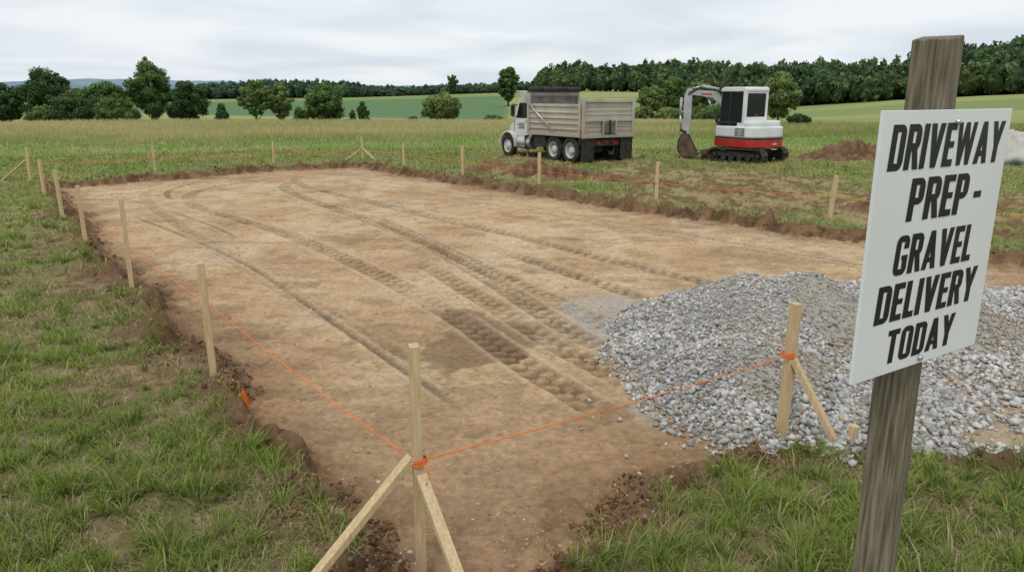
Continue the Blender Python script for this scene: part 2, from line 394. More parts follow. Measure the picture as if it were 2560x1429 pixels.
dr_=rng.uniform(0,1,n)<.15;cc[dr_]=C(.48,.40,.22)
A2=blades('t',x,y,z,h,w,cc,rng.uniform(.4,.97,n),np.ones(n),bdir=bd_+rng.normal(0,.4,n))
nv=len(A1[0]);nl=len(A1[1])
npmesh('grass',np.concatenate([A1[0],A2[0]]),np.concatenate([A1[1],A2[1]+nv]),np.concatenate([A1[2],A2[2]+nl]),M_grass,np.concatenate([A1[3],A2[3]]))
x,y,rr=sample(170000,27,76,41,.8)
sd=polysd(PAD,x,y);k=(sd>2)&~((x>-1.5)&(x<15)&(y<33)&(y>20))
n1=fbm(x*.35,y*.35,70,4);pp=x/y
bg=goldmask(y,pp,n1)
k&=rng.uniform(0,1,len(x))<(.25+.75*bg);x,y,rr,bg=x[k],y[k],rr[k],bg[k]
z=ground_fields(x,y)['z'];n=len(x)
h=rng.uniform(.18,.42,n)*(.45+.75*bg);w=.018*(rr/30)**1.0*rng.uniform(.5,1.3,n)
t=np.clip(bg*(1-.5*ss(.15,.35,x/y))*.95,0,1)*(.3+1.0*fbm(x*.1,y*.2,93,3))
cc=lerp(C(.19,.28,.06),C(.58,.50,.26),np.clip(t+rng.uniform(-.3,.3,n),0,1))
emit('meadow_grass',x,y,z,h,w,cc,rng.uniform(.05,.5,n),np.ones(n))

# ---------------------------------------------------------------- stones
def ico(sub):
    bm=bmesh.new();bmesh.ops.create_icosphere(bm,subdivisions=sub,radius=1);v=np.array([q.co[:] for q in bm.verts]);bm.verts.ensure_lookup_table()
    f=np.array([[q.index for q in ff.verts] for ff in bm.faces]);bm.free();return v,f
IV1,IF1=ico(1)
def stones(name,x,y,z,sz,colr,mat,IV,IF,flatz=.65,jit=.16,smooth=False):
    n=len(x);m=len(IV)
    V=np.repeat(IV[None],n,0)*(1+rng.uniform(-jit,jit,(n,m,1)))
    V=V*np.stack([np.ones(n),rng.uniform(.55,.9,n),rng.uniform(.4,flatz,n)],1)[:,None,:]
    a=rng.uniform(0,2*np.pi,n);t=rng.normal(0,.5,n)
    ca,sa=np.cos(a)[:,None],np.sin(a)[:,None];ct,st=np.cos(t)[:,None],np.sin(t)[:,None]
    X,Y,Z=V[...,0],V[...,1],V[...,2]
    X,Z=X*ct+Z*st,-X*st+Z*ct
    X,Y=X*ca-Y*sa,X*sa+Y*ca
    V=np.stack([X,Y,Z],-1)*sz[:,None,None]+np.stack([x,y,z],1)[:,None,:]
    L=(IF[None]+np.arange(n)[:,None,None]*m).reshape(-1)
    npmesh(name,V.reshape(-1,3),L,np.arange(n*len(IF))*3,mat,np.repeat(colr[:,None,:],m,1).reshape(-1,3),smooth)
N=85000
x=rng.uniform(.4,8.5,N);y=rng.uniform(4.3,9.9,N)
gh=gravel_h(x,y);gn=np.maximum.reduce([gravel_h(x+a*.16,y+b*.16) for a,b in ((1,0),(-1,0),(0,1),(0,-1))])
fr=ss(.5,-.2,polysd(np.array([(1,5.2),(2.3,4.75),(3.6,4.7),(9,3.6),(9,9),(3,9.5),(1.1,7.8)]),x,y))
pr=np.where(gh>.012,1,np.where(gn>.01,.35,.02*fr))
strip=ss(.4,.1,np.abs(y-(5.1-.25*(x-2.6))))*(x>2.5)
pr=np.maximum(pr,.75*strip*ss(.35,.5,fbm(x*1.5,y*1.5,95,3)))
pr=np.maximum(pr,.5*fr*ss(.48,.6,fbm(x*.9,y*.9,95,3))*(x>3.0))
pr*=np.where(np.hypot(x-2.08,y-5.15)<.12,.3,1)
fines_shade=ss(.50,.60,fbm(x*1.2,y*1.2,97,3))*(gh>.12);pr*=1-.45*fines_shade
k=rng.uniform(0,1,N)<pr;x,y,gh,fines_shade=x[k],y[k],gh[k],fines_shade[k]
F=ground_fields(x,y)
low=ss(.40,.08,gh)
sz=rng.lognormal(math.log(.0152),.32,len(x)).clip(.008,.034)*(.9+.5*low)
g=rng.uniform(0,1,len(x));cc=lerp(C(.27,.258,.238),C(.62,.605,.57),g)
cc=cc*(.78+.40*fbm(x*1.5,y*1.5,96,2))[:,None]
cc=cc+(cc*C(.88,.78,.64)-cc)*fines_shade[:,None]  # brown dust on finer stone, with shadow areas painted into the same tint
wn=rng.uniform(0,1,len(x))<.08;cc[wn]*=C(.85,.68,.5)
sz=sz*(1-.25*fines_shade)
stones('gravel_pile',x,y,F['z']+sz*rng.uniform(.1,.9,len(x)),sz,cc,M_stone,IV1,IF1,.75,.22)
x,y,rr=sample(34000,3,26,40);sd=padsd(x,y)
k=(sd<.15)&(rng.uniform(0,1,len(x))<.12+.6*ss(-1.0,0,sd)*ss(.3,.6,fbm(x*2,y*2,98,2)));x,y,rr,sd=x[k],y[k],rr[k],sd[k];F=ground_fields(x,y);n=len(x)
sz=rng.lognormal(math.log(.007),.5,n).clip(.003,.022)*(.8+.05*rr)
u=rng.uniform(0,1,n);cc=np.where((u<.10)[:,None],lerp(C(.42,.38,.32),C(.6,.55,.48),rng.uniform(0,1,n)),lerp(C(.28,.175,.095),C(.50,.34,.20),rng.uniform(0,1,n)))
stones('pebbles',x,y,F['z']+sz*.1,sz,cc,M_stone,IV1,IF1,.8,.25)
x,y,rr=sample(110000,3,36,40);sd=padsd(x,y)
k=(np.abs(sd-.10)<.30)&(rng.uniform(0,1,len(x))<ss(.44,.62,fbm(x*1.7,y*1.7,99,3)));x,y,rr=x[k],y[k],rr[k];F=ground_fields(x,y);n=len(x)
sz=rng.lognormal(math.log(.011),.55,n).clip(.004,.030)*(.8+.05*rr)
cc=lerp(C(.075,.04,.022),C(.24,.145,.08),rng.uniform(0,1,n))
stones('soil_clods',x,y,F['z']+sz*.1,sz,cc,M_stone,IV1,IF1,.9,.3)

# ---------------------------------------------------------------- stakes & string
def stake(x,y,h,w,lean=(0,0),braces=(),tw=0,stubs=()):
    z=gz(x,y)
    e=empty('wooden_stake',(x,y,z))
    H=h-z
    beam('post',(0,0,-.12),(lean[0],lean[1],H),w,w*.75,M_pine,e,.003,twist=tw)
    for (fx,fy,zz) in braces:
        dirv=Vector((fx-x,fy-y,0)).normalized()
        beam('brace',(dirv.x*w*.5,dirv.y*w*.5,zz-z),(fx-x,fy-y,gz(fx,fy)-z-.03),w*.85,w*.55,M_pine,e,.003)
    for (sx,sy,sh) in stubs:
        beam('foot_peg',(sx-x,sy-y,-.1),(sx-x+.01,sy-y,sh),w*.8,w*.7,M_pine,e,.003,twist=tw+.4)
    return e
stake(-.49,3.52,1.2,.068,(.0,0),[(-1.12,3.08,.60),(-.17,2.98,.50)],.25,[(-1.14,3.33,.10)])
ROWL=[(-2.67,6.26,1.01,.6),(-4.96,9.4,1.15,.5),(-7.27,12.48,.95,.42),(-9.18,15.08,.97,.44),(-11.57,18.4,.9,.4)]
for i,(x,y,h,s_) in enumerate(ROWL): stake(x,y,h,.075,(rng.uniform(-.03,.02),0),tw=.3+.2*i)
stake(-14.08,21.81,.95,.08,(.05,0),[(-15.1,22.1,.6)],.3)
stake(-14.35,22.3,.9,.07,tw=.1)
stake(-11.63,24.41,.84,.08,tw=.5);stake(-8.58,27.03,.84,.08,(.03,0),tw=.2)
stake(-5.86,29.48,.86,.085,(0,0),[(-6.5,29.3,.42),(-5.25,29.1,.42)],.4)
ROWR=[(-3.74,25.95,.86,.5),(-1.54,23.39,.9,.46),(.755,20.70,.9,.42),(3.39,17.46,.92,.45),(6.37,14.82,.88,.47),(9.1,12.2,.9,.45),(11.9,9.5,.9,.45)]
for i,(x,y,h,s_) in enumerate(ROWR): stake(x,y,h,.08,(.0 if i!=4 else .06,0),tw=.5+.3*i)
stake(2.05,5.22,.94,.075,(.02,0),[(2.40,4.95,.52)],.35,[(2.45,4.93,.2)])
e=empty('string_line')
def string(name,pts,sag=.02,r=.0035):
    out=[]
    for a,b in zip(pts[:-1],pts[1:]):
        for t in np.linspace(0,1,9)[:-1]:
            q=[a[i]*(1-t)+b[i]*t for i in range(3)];q[2]-=sag*4*t*(1-t);out.append(tuple(q))
    out.append(pts[-1]);tube(name,out,r,M_string,e,5)
off=.05
string('left_run',[(-.5,3.5,.57)]+[(x+off,y+.02,s_) for x,y,h,s_ in ROWL]+[(-14.05,21.85,.47)],.02,.0035)
string('back_run',[(-14.05,21.85,.47),(-11.6,24.36,.46),(-8.55,26.98,.47),(-5.86,29.44,.42)],.03,.006)
string('right_run',[(-5.86,29.44,.42)]+[(x-.04,y-.04,s_) for x,y,h,s_ in ROWR],.03,.005)
string('front_run',[(-.47,3.5,.58),(2.05,5.2,.545)],.015,.0035)
for k in range(4):
    for (cx,cy,cz,w) in ((-.49,3.52,.56,.046),(2.05,5.22,.54,.05)):
        tube('knot',[(cx+w*math.cos(a)*(1.05),cy+w*math.sin(a),cz+.008*k+.004*math.sin(a+k)) for a in np.linspace(0,2*math.pi,17)],.0035,M_string,e,5)
tube('loose_end',[(-.46,3.47,.57),(-.43,3.45,.56),(-.42,3.44,.52),(-.44,3.43,.48)],.003,M_string,e,5)
fz=gz(-2.22,5.72)+.02
pyobj('marker_flag',[(-2.25,5.66,fz-.02),(-2.14,5.65,fz-.02),(-2.17,5.67,fz+.17),(-2.195,5.66,fz+.23),(-2.26,5.64,fz+.05),(-2.19,5.68,fz+.12),(-2.12,5.63,fz+.07)],[(0,1,2,3),(4,5,3),(5,6,2)],M_string)

# ---------------------------------------------------------------- sign
phi=math.atan2(.296,.465)
e=empty('driveway_sign',(1.018,1.768,0),phi)
W,Hh=.551,.62;zb=1.75
box('board',-W/2,W/2,-.004,.004,zb,zb+Hh,M_sign,e,.001)
pw=.092
topc=Vector((1.008,1.85,2.535));botc=Vector((1.047,1.85,-.3))
def tol(v):
    q=Matrix.Rotation(-phi,3,'Z')@Vector((v.x-1.018,v.y-1.768,0));return Vector((q.x,q.y,v.z))
a=tol(botc);b=tol(topc)
pa=math.radians(16)
V=[]
for qn in (a,b):
    for i_,j_ in ((-1,-1),(1,-1),(1,1),(-1,1)):
        ox=(i_*math.cos(pa)-j_*math.sin(pa))*pw/2;oy=(i_*math.sin(pa)+j_*math.cos(pa))*pw/2
        V.append((qn.x+ox,qn.y+oy+.0,qn.z+(.006*i_ if qn is b else 0)))
nseg=24;VV=[];FF=[]
for k in range(nseg+1):
    t=k/nseg
    for m_ in range(4):
        p0=Vector(V[m_]);p1=Vector(V[4+m_]);q=p0.lerp(p1,t);q.x+=rng.uniform(-.001,.001);q.y+=rng.uniform(-.001,.001);VV.append(q)
for k in range(nseg):
    for m_ in range(4):FF.append((k*4+m_,k*4+(m_+1)%4,(k+1)*4+(m_+1)%4,(k+1)*4+m_))
FF.append((0,1,2,3));FF.append(tuple(nseg*4+m_ for m_ in range(4)))
pyobj('post',VV,FF,M_post,e,.004)
for (bx,bz) in ((.02,zb+Hh-.028),(.0,zb+.016)):
    lathe('bolt',[(0,-.014),(.005,-.013),(.008,-.008),(.008,-.004)],bx,0,bz,M_steel,e,16)
S_,T_,W_,R_=.205,.165,.53,.20
def rect(x0,y0,x1,y1): return [[(x0,y0),(x1,y0),(x1,y1),(x0,y1)]]
def sl_(x0,y0,x1,y1,s=None):
    s=s or S_;return [[(x0,y0),(x0+s,y0),(x1+s,y1),(x1,y1)]]
def cor(cx,cy,a0,a1,r=R_):
    out=[];A_=np.radians(np.linspace(a0,a1,7));ri,rj=max(r-S_,.012),max(r-T_,.02)
    for a_,b_ in zip(A_[:-1],A_[1:]):
        out.append([(cx+ri*math.cos(a_),cy+rj*math.sin(a_)),(cx+r*math.cos(a_),cy+r*math.sin(a_)),(cx+r*math.cos(b_),cy+r*math.sin(b_)),(cx+ri*math.cos(b_),cy+rj*math.sin(b_))])
    return out
w_,s_,t_,r_=W_,S_,T_,R_
def bowl(y0,y1,w=w_):
    r=r_;return rect(s_*.8,y1-t_,w-r,y1)+rect(s_*.8,y0,w-r,y0+t_)+cor(w-r,y1-r,0,90)+cor(w-r,y0+r,-90,0)+rect(w-s_,y0+r,w,y1-r)
GL={
'D':(w_,rect(0,0,s_,1)+bowl(0,1)),
'R':(w_,rect(0,0,s_,1)+bowl(.42,1,w_-.01)+sl_(w_-s_+.02,0,w_-s_*1.55,.50)),
'P':(w_-.02,rect(0,0,s_,1)+bowl(.38,1,w_-.02)),
'I':(s_,rect(0,0,s_,1)),
'V':(.57,sl_(0,1,.57/2-s_/2,0)+sl_(.57-s_,1,.57/2-s_/2,0)),
'A':(.60,sl_(0,0,.30-s_/2,1)+sl_(.60-s_,0,.30-s_/2,1)+rect(.15,.18,.45,.31)),
'W':(.82,sl_(0,1,.14,0,.175)+sl_(.32,1,.14,0,.175)+sl_(.32,1,.505,0,.175)+sl_(.645,1,.505,0,.175)),
'Y':(.57,sl_(0,1,.285-s_/2,.40)+sl_(.57-s_,1,.285-s_/2,.40)+rect(.285-s_/2,0,.285+s_/2,.42)),
'E':(.43,rect(0,0,s_,1)+rect(s_,1-t_,.43,1)+rect(s_,0,.43,t_)+rect(s_,.43,.40,.43+t_*.9)),
'L':(.41,rect(0,0,s_,1)+rect(s_,0,.41,t_)),
'T':(.50,rect(0,1-t_,.50,1)+rect(.25-s_/2,0,.25+s_/2,1-t_)),
'O':(w_,rect(0,r_,s_,1-r_)+rect(w_-s_,r_,w_,1-r_)+rect(r_,1-t_,w_-r_,1)+rect(r_,0,w_-r_,t_)+cor(w_-r_,1-r_,0,90)+cor(r_,1-r_,90,180)+cor(r_,r_,180,270)+cor(w_-r_,r_,-90,0)),
'G':(w_,rect(0,r_,s_,1-r_)+rect(w_-s_,.66,w_,1-r_)+rect(w_-s_,r_,w_,.5)+rect(w_*.52,.38,w_-s_,.5)+rect(r_,1-t_,w_-r_,1)+rect(r_,0,w_-r_,t_)+cor(w_-r_,1-r_,0,90)+cor(r_,1-r_,90,180)+cor(r_,r_,180,270)+cor(w_-r_,r_,-90,0)),
'-':(.30,rect(0,.36,.30,.36+t_)),
' ':(.12,[]),
}
def textline(s,u0,u1,v0,v1,shear=.07):
    polys=[];cx=0
    for ch in s:
        w,ps=GL[ch]
        for p_ in ps: polys.append([(x_+cx,y_) for x_,y_ in p_])
        cx+=w+.07
    tot=cx-.07
    X0=-W/2+u0*W;X1=-W/2+u1*W;Z1=zb+Hh-v0*Hh;Z0=zb+Hh-v1*Hh
    Vs=[];Fs=[]
    for k_,p_ in enumerate(polys):
        b_=len(Vs)
        for x_,y_ in p_:
            xx=X0+x_/tot*(X1-X0);zz=Z0+y_*(Z1-Z0);Vs.append((xx+(y_-.5)*(Z1-Z0)*shear,-.0048-.00002*(k_%40),zz))
        Fs.append(tuple(range(b_,b_+len(p_))))
    me2=bpy.data.meshes.new('lettering');me2.from_pydata(Vs,[],Fs);me2.materials.append(M_black)
    link(bpy.data.objects.new('lettering',me2),e)
textline('DRIVEWAY',.07,.95,.048,.21)
textline('PREP -',.25,.83,.243,.403)
textline('GRAVEL',.20,.82,.453,.605)
textline('DELIVERY',.11,.905,.637,.785)
textline('TODAY',.225,.765,.822,.958)

# ---------------------------------------------------------------- dump truck
M_wht=noisy('white_paint',(.66,.67,.67),(.78,.78,.77),1.5,rough=.35,spec=.5,dirt=((.30,.24,.17),.5,1.5))
M_bed=noisy('beige_bed_paint',(.40,.365,.305),(.53,.485,.41),1.8,rough=.6,bump=.05,dirt=((.26,.20,.14),.8,2.0))
M_bedin=noisy('worn_steel',(.10,.09,.08),(.22,.19,.16),3,rough=.7)
M_tire=noisy('tire',(.018,.017,.016),(.06,.052,.042),6,rough=.9)
M_rim=noisy('rim',(.45,.45,.44),(.62,.61,.58),5,rough=.45,spec=.5)
M_dark=noisy('dark_frame',(.02,.02,.02),(.055,.05,.045),5,rough=.7)
M_glass,_,b_=newmat('glass_dark',.12,.35);b_.inputs['Base Color'].default_value=(.012,.018,.018,1)
M_red=noisy('red_lens',(.45,.01,.01),(.55,.02,.015),5,rough=.3)
M_chr=noisy('aluminium',(.42,.42,.42),(.62,.62,.62),4,rough=.3,metal=.8)
def wheel(par,x,y,r,w,sgn,rear=False):
    lathe('tire',[(r*.60,-w*.40),(r*.78,-w*.5),(r*.93,-w*.48),(r,-w*.38),(r,-w*.1),(r*.975,-w*.09),(r*.975,-w*.05),(r,-w*.04),(r,w*.04),(r*.975,w*.05),(r*.975,w*.09),(r,w*.1),(r,w*.38),(r*.93,w*.48),(r*.78,w*.5),(r*.60,w*.40)],x,y,r,M_tire,par,36,'y',sgn)
    if rear:
        lathe('rim',[(r*.61,w*.42),(r*.56,w*.36),(r*.52,-w*.05),(r*.30,-w*.1),(r*.28,w*.12),(r*.24,w*.3),(r*.12,w*.34),(0,w*.34)],x,y,r,M_rim,par,28,'y',sgn)
    else:
        lathe('rim',[(r*.61,w*.42),(r*.56,w*.36),(r*.5,w*.2),(r*.40,w*.34),(r*.28,w*.42),(r*.22,w*.42),(r*.2,w*.55),(0,w*.56)],x,y,r,M_rim,par,28,'y',sgn)
    for k in range(8):
        a_=k*math.pi/4;lathe('lug',[(0,w*.16),(r*.03,w*.15),(r*.035,-w*.05)] if rear else [(0,w*.46),(r*.03,w*.45),(r*.035,w*.3)],x+r*.34*math.cos(a_),y,r+r*.34*math.sin(a_),M_dark,par,6,'y',sgn)
T=empty('dump_truck',(3.14,28.40,0),math.atan2(.821,-.571))
for sx in (0,1.02):
    for sg in (1,-1):
        wheel(T,sx,sg*1.11,.47,.27,sg,True);wheel(T,sx,sg*.80,.47,.25,sg,True)
    tube('axle',[(sx,-.9,.47),(sx,.9,.47)],.09,M_dark,T,10)
for sg in (1,-1):
    wheel(T,4.13,sg*1.06,.43,.26,sg)
    box('frame_rail',-.45,4.55,sg*.42-.04,sg*.42+.04,.62,.84,M_dark,T)
    box('mud_flap',-.66,-.64,sg*.95-.30,sg*.95+.30,.12,.88,M_tire,T,.003)
    box('flap_bracket',-.68,-.6,sg*.95-.32,sg*.95+.32,.84,.92,M_dark,T)
    box('body_sill',-.5,2.6,sg*1.02-.05,sg*1.02+.05,.90,.99,M_dark,T)
    box('rear_fender',-.55,-.5,sg*1.05-.2,sg*1.05+.2,.7,.95,M_dark,T)
    box('side_wall',-.60,2.60,sg*1.22-.02,sg*1.22+.02,.98,2.04,M_bed,T,.004)
    box('top_rail',-.60,2.62,sg*1.235-.045,sg*1.235+.045,2.02,2.12,M_bed,T,.012)
    box('bottom_rail',-.60,2.62,sg*1.235-.045,sg*1.235+.045,.95,1.06,M_bed,T,.012)
    for zz in (1.22,1.42,1.62,1.82):
        prism('rib',[(zz-.05,sg*1.235),(zz-.02,sg*1.275),(zz+.02,sg*1.275),(zz+.05,sg*1.235)],-.5,2.5,M_bed,T,.004,'zy')
    for xx in (-.55,2.55): box('corner_post',xx-.06,xx+.06,sg*1.25-.055,sg*1.25+.055,.95,2.13,M_bed,T,.012)
    box('marker_light',-.66,-.6,sg*1.24-.04,sg*1.24+.04,1.12,1.24,M_red,T)
    box('upper_lamp',-.70,-.6,sg*1.2-.05,sg*1.2+.05,1.72,1.86,M_red,T)
    tube('tarp_arm',[(.9,sg*1.33,1.15),(2.2,sg*1.33,1.95),(2.75,sg*1.33,2.55)],.025,M_chr,T,8)
    box('mirror',3.72,3.78,sg*1.18-.09,sg*1.18+.09,1.62,2.05,M_dark,T,.02)
    tube('mirror_arm',[(3.7,sg*.95,2.05),(3.75,sg*1.2,2.08)],.015,M_dark,T,6)
    tube('mirror_arm',[(3.7,sg*.95,1.6),(3.75,sg*1.2,1.6)],.015,M_dark,T,6)
    prism('side_glass',[(3.02,1.55),(3.02,2.08),(3.10,2.14),(3.55,2.14),(3.78,1.55)],sg*.985,sg*.992,M_glass,T,0)
    for zz in (.82,): box('door_sill',2.95,3.9,sg*.98-.01,sg*.98+.01,zz,zz+.02,M_dark,T,0)
    box('door_gap',2.935,2.95,sg*.984-.006,sg*.984+.006,.82,2.18,M_dark,T,0)
    box('door_gap',3.90,3.912,sg*.984-.006,sg*.984+.006,.82,1.5,M_dark,T,0)
    box('door_handle',3.0,3.12,sg*1.0-.015,sg*1.0+.015,1.42,1.45,M_dark,T,.004)
    arc=[(4.13+.56*math.cos(t),.47+.56*math.sin(t)) for t in np.linspace(-.1,math.pi+.1,15)]
    inn=[(4.13+.50*math.cos(t),.47+.50*math.sin(t)) for t in np.linspace(math.pi+.1,-.1,15)]
    prism('fender',arc+inn,sg*.62,sg*1.2,M_wht,T,.01)
    box('headlamp',4.80,4.86,sg*.78-.1,sg*.78+.1,.78,.94,M_chr,T,.02)
    lathe('fuel_tank',[(0,-.42),(.24,-.42),(.27,-.38),(.27,.38),(.24,.42),(0,.42)],3.05,sg*.93,.62,M_chr,T,24,'x')
    box('cab_step',2.75,3.4,sg*1.17-.06,sg*1.17+.06,.32,.36,M_chr,T,.01)
    box('tank_strap',2.85,2.89,sg*.93-.28,sg*.93+.28,.34,.9,M_dark,T,.004)
box('bed_floor',-.58,2.58,-1.2,1.2,.96,1.02,M_bedin,T)
box('side_lining',-.55,2.55,-1.195,-1.185,1.0,2.0,M_bedin,T,0)
box('bulkhead',2.52,2.60,-1.2,1.2,.96,2.48,M_bed,T)
box('bulkhead_lining',2.505,2.515,-1.18,1.18,1.0,2.42,M_bedin,T,0)
prism('cab_shield',[(2.5,2.46),(2.6,2.52),(3.45,2.56),(3.45,2.61),(2.5,2.56)],-1.24,1.24,M_bed,T,.01)
for sg in (1,-1): prism('shield_gusset',[(2.5,2.08),(2.62,2.05),(3.2,2.5),(3.2,2.56),(2.5,2.5)],sg*1.2,sg*1.24,M_bed,T,.006)
lathe('tarp_roll',[(0,-1.25),(.09,-1.25),(.10,-1.1),(.10,1.1),(.09,1.25),(0,1.25)],2.52,0,2.66,M_dark,T,16)
box('tarp_housing',2.4,2.64,-1.28,1.28,2.56,2.60,M_dark,T)
box('tailgate_panel',-.66,-.62,-1.2,1.2,.93,2.27,M_bed,T,.006)
for (z0,z1) in ((.92,1.04),(1.50,1.60),(2.18,2.30)): box('gate_rib',-.73,-.655,-1.24,1.24,z0,z1,M_bed,T,.015)
for yy in (-1.2,1.2): box('gate_post',-.735,-.655,yy-.06,yy+.06,.92,2.32,M_bed,T,.015)
for zz in (1.18,1.33,1.75,1.90,2.05): box('gate_crease',-.675,-.655,-1.12,1.12,zz-.02,zz+.02,M_bed,T,.008)
box('coal_chute',-.76,-.66,-.30,.30,1.08,1.52,M_bedin,T,.015)
box('chute_handle',-.80,-.75,-.04,.04,1.05,1.55,M_dark,T,.01)
box('chute_frame',-.78,-.74,-.34,-.28,1.02,1.56,M_bed,T,.01);box('chute_frame',-.78,-.74,.28,.34,1.02,1.56,M_bed,T,.01)
box('rear_bar',-.62,-.5,-.62,.62,.62,.86,M_dark,T)
box('tail_lamp',-.66,-.61,-.05,.05,.72,.80,M_red,T,.01)
for yy in (-.4,.4): box('tail_lamp',-.645,-.61,yy-.08,yy+.08,.68,.78,M_red,T,.01)
box('diff',-.15,1.2,-.2,.2,.35,.65,M_dark,T,.05)
prism('cab',[(2.74,.72),(2.74,2.22),(2.84,2.34),(3.58,2.34),(3.98,1.52),(4.0,.72)],-.98,.98,M_wht,T,.05)
prism('windshield',[(3.635,2.25),(3.655,2.25),(3.985,1.565),(3.965,1.565)],-.85,.85,M_glass,T,0)
box('rear_glass',2.725,2.735,-.6,.6,1.6,2.1,M_glass,T,0)
V=[];
for (xx,hw,z0,z1) in ((3.96,.84,.72,1.52),(4.4,.72,.72,1.42),(4.80,.60,.66,1.24),(4.88,.55,.66,1.1)):
    V+=[(xx,-hw,z0),(xx,hw,z0),(xx,hw,z1-.08),(xx,hw*.75,z1),(xx,-hw*.75,z1),(xx,-hw,z1-.08)]
F_=[(0,1,2,3,4,5),(23,22,21,20,19,18)]
for s__ in range(3):
    for k in range(6):F_.append((s__*6+k,s__*6+(k+1)%6,(s__+1)*6+(k+1)%6,(s__+1)*6+k))
pyobj('hood',V,F_,M_wht,T,.02)
box('grille',4.875,4.895,-.4,.4,.72,1.05,M_chr,T,.01)
box('bumper',4.82,4.96,-1.1,1.1,.42,.66,M_chr,T,.03)
for k,(w__,z_) in enumerate(((.42,1.33),(.5,1.26),(.36,1.20),(.46,1.14))): box('door_mark',3.2,3.2+w__,.988,.991,z_,z_+.028,M_dark,T,0)
tube('exhaust',[(2.66,-.85,.7),(2.66,-.85,2.3)],.06,M_chr,T,12)
box('mud_guard',1.55,2.3,.75,1.2,.5,.9,M_dark,T,.03);box('mud_guard',1.55,2.3,-1.2,-.75,.5,.9,M_dark,T,.03)

# ---------------------------------------------------------------- excavator
E=empty('mini_excavator',(9.0,28.75,0),math.atan2(.714,-.70))
M_xw=noisy('excavator_white',(.62,.64,.64),(.74,.75,.74),2,rough=.35,spec=.5)
M_xr=noisy('excavator_red',(.36,.018,.012),(.46,.03,.02),2,rough=.4,spec=.5)
M_xg=noisy('boom_grey',(.34,.35,.35),(.50,.51,.51),3,rough=.45)
M_rub=noisy('rubber_track',(.025,.022,.02),(.10,.075,.05),5,rough=.9)
M_rust=noisy('bucket_steel',(.07,.045,.03),(.17,.12,.08),5,rough=.75)
def stadium(L,r,n=10):
    P=[(L/2+r*math.cos(t),r+r*math.sin(t)) for t in np.linspace(-math.pi/2,math.pi/2,n)]
    P+=[(-L/2+r*math.cos(t),r+r*math.sin(t)) for t in np.linspace(math.pi/2,3*math.pi/2,n)]
    return P
for sg in (1,-1):
    o=stadium(1.75,.26);ii_=stadium(1.75,.215);ii_=[(a_,b_+.045) for a_,b_ in ii_];n=len(o)
    y0,y1=sg*.82-.2,sg*.82+.2
    V=[(a_,y0,b_) for a_,b_ in o]+[(a_,y1,b_) for a_,b_ in o]+[(a_,y0,b_) for a_,b_ in ii_]+[(a_,y1,b_) for a_,b_ in ii_]
    Fc=[]
    for k in range(n):
        k2=(k+1)%n;Fc+=[(k,k2,n+k2,n+k),(2*n+k,2*n+k2,3*n+k2,3*n+k),(k,k2,2*n+k2,2*n+k),(n+k,n+k2,3*n+k2,3*n+k)]
    pyobj('track_belt',V,Fc,M_rub,E)
    per=2*1.75+2*math.pi*.26;m_=34
    for k in range(m_):
        s__=k/m_*per
        if s__<1.75: cx,cz,an=-.875+s__,0,-math.pi/2
        elif s__<1.75+math.pi*.26: t=(s__-1.75)/.26-math.pi/2;cx,cz,an=.875+.26*math.cos(t),.26+.26*math.sin(t),t
        elif s__<3.5+math.pi*.26: cx,cz,an=.875-(s__-1.75-math.pi*.26),.52,math.pi/2
        else: t=(s__-3.5-math.pi*.26)/.26+math.pi/2;cx,cz,an=-.875+.26*math.cos(t),.26+.26*math.sin(t),t
        dx,dz=math.cos(an),math.sin(an)
        beam('grouser',(cx,y0-.005,cz),(cx,y1+.005,cz),.035,.05,M_rub,E,.004,up=(dx,0,dz))
    for cx,rr_ in ((-.875,.2),(.875,.19)):
        lathe('idler',[(0,.12),(rr_*.4,.12),(rr_*.5,.05),(rr_*.85,.05),(rr_,.12),(rr_,-.12),(0,-.12)],cx,sg*.82,.26,M_dark,E,20,'y',sg)
    for cx in (-.5,-.17,.17,.5): lathe('roller',[(0,.14),(.09,.14),(.1,.1),(.1,-.1),(0,-.12)],cx,sg*.82,.15,M_dark,E,14,'y',sg)
    box('track_frame',-.75,.75,sg*.82-.12,sg*.82+.12,.2,.40,M_dark,E,.03)
box('car_body',-.6,.6,-.66,.66,.28,.46,M_dark,E,.03)
lathe('slew_ring',[(.42,.44),(.42,.56),(0,.56)],0,0,0,M_dark,E,24,'z')
prism('dozer_blade',[(1.42,.02),(1.47,.02),(1.44,.2),(1.50,.40),(1.44,.40),(1.38,.2)],-.98,.98,M_rust,E,.008)
for sg in (1,-1): beam('blade_arm',(.5,sg*.5,.3),(1.42,sg*.5,.2),.08,.12,M_dark,E)
HS=bpy.data.objects.new('rotating_house',None);link(HS,E);HS.rotation_euler=(0,0,math.radians(-16))
E=HS
def plan(s=1,xr=1.12):
    P=[(.90,-.85),(.95,-.6),(.95,.86)]
    for t in np.linspace(0,1,11):
        a_=math.pi/2+math.pi*t
        P.append((-.42+(-abs(math.cos(a_))**.75)*(xr-.42),.92*(1 if math.sin(a_)>0 else -1)*abs(math.sin(a_))**.6))
    return [tuple(q*s) for q in np.array(P)]
prism('lower_skirt',plan(1.0,1.12),.55,.86,M_xr,E,.03,'xy')
prism('skirt_band',plan(1.005,1.125),.86,.90,M_dark,E,.004,'xy')
prism('engine_hood',plan(.99,1.10),.90,1.32,M_xw,E,.06,'xy')
prism('engine_cover',[(q[0],q[1]) for q in plan(.93,1.03) if q[0]<-.35],1.30,1.52,M_xw,E,.07,'xy')
prism('right_cover',[(-.5,-.85),(.8,-.8),(.85,-.3),(-.5,-.25)],1.30,1.50,M_xw,E,.06,'xy')
for k in range(6): box('vent_slat',-.62,-.15,.905,.915,.98+k*.05,1.0+k*.05,M_dark,E,0)
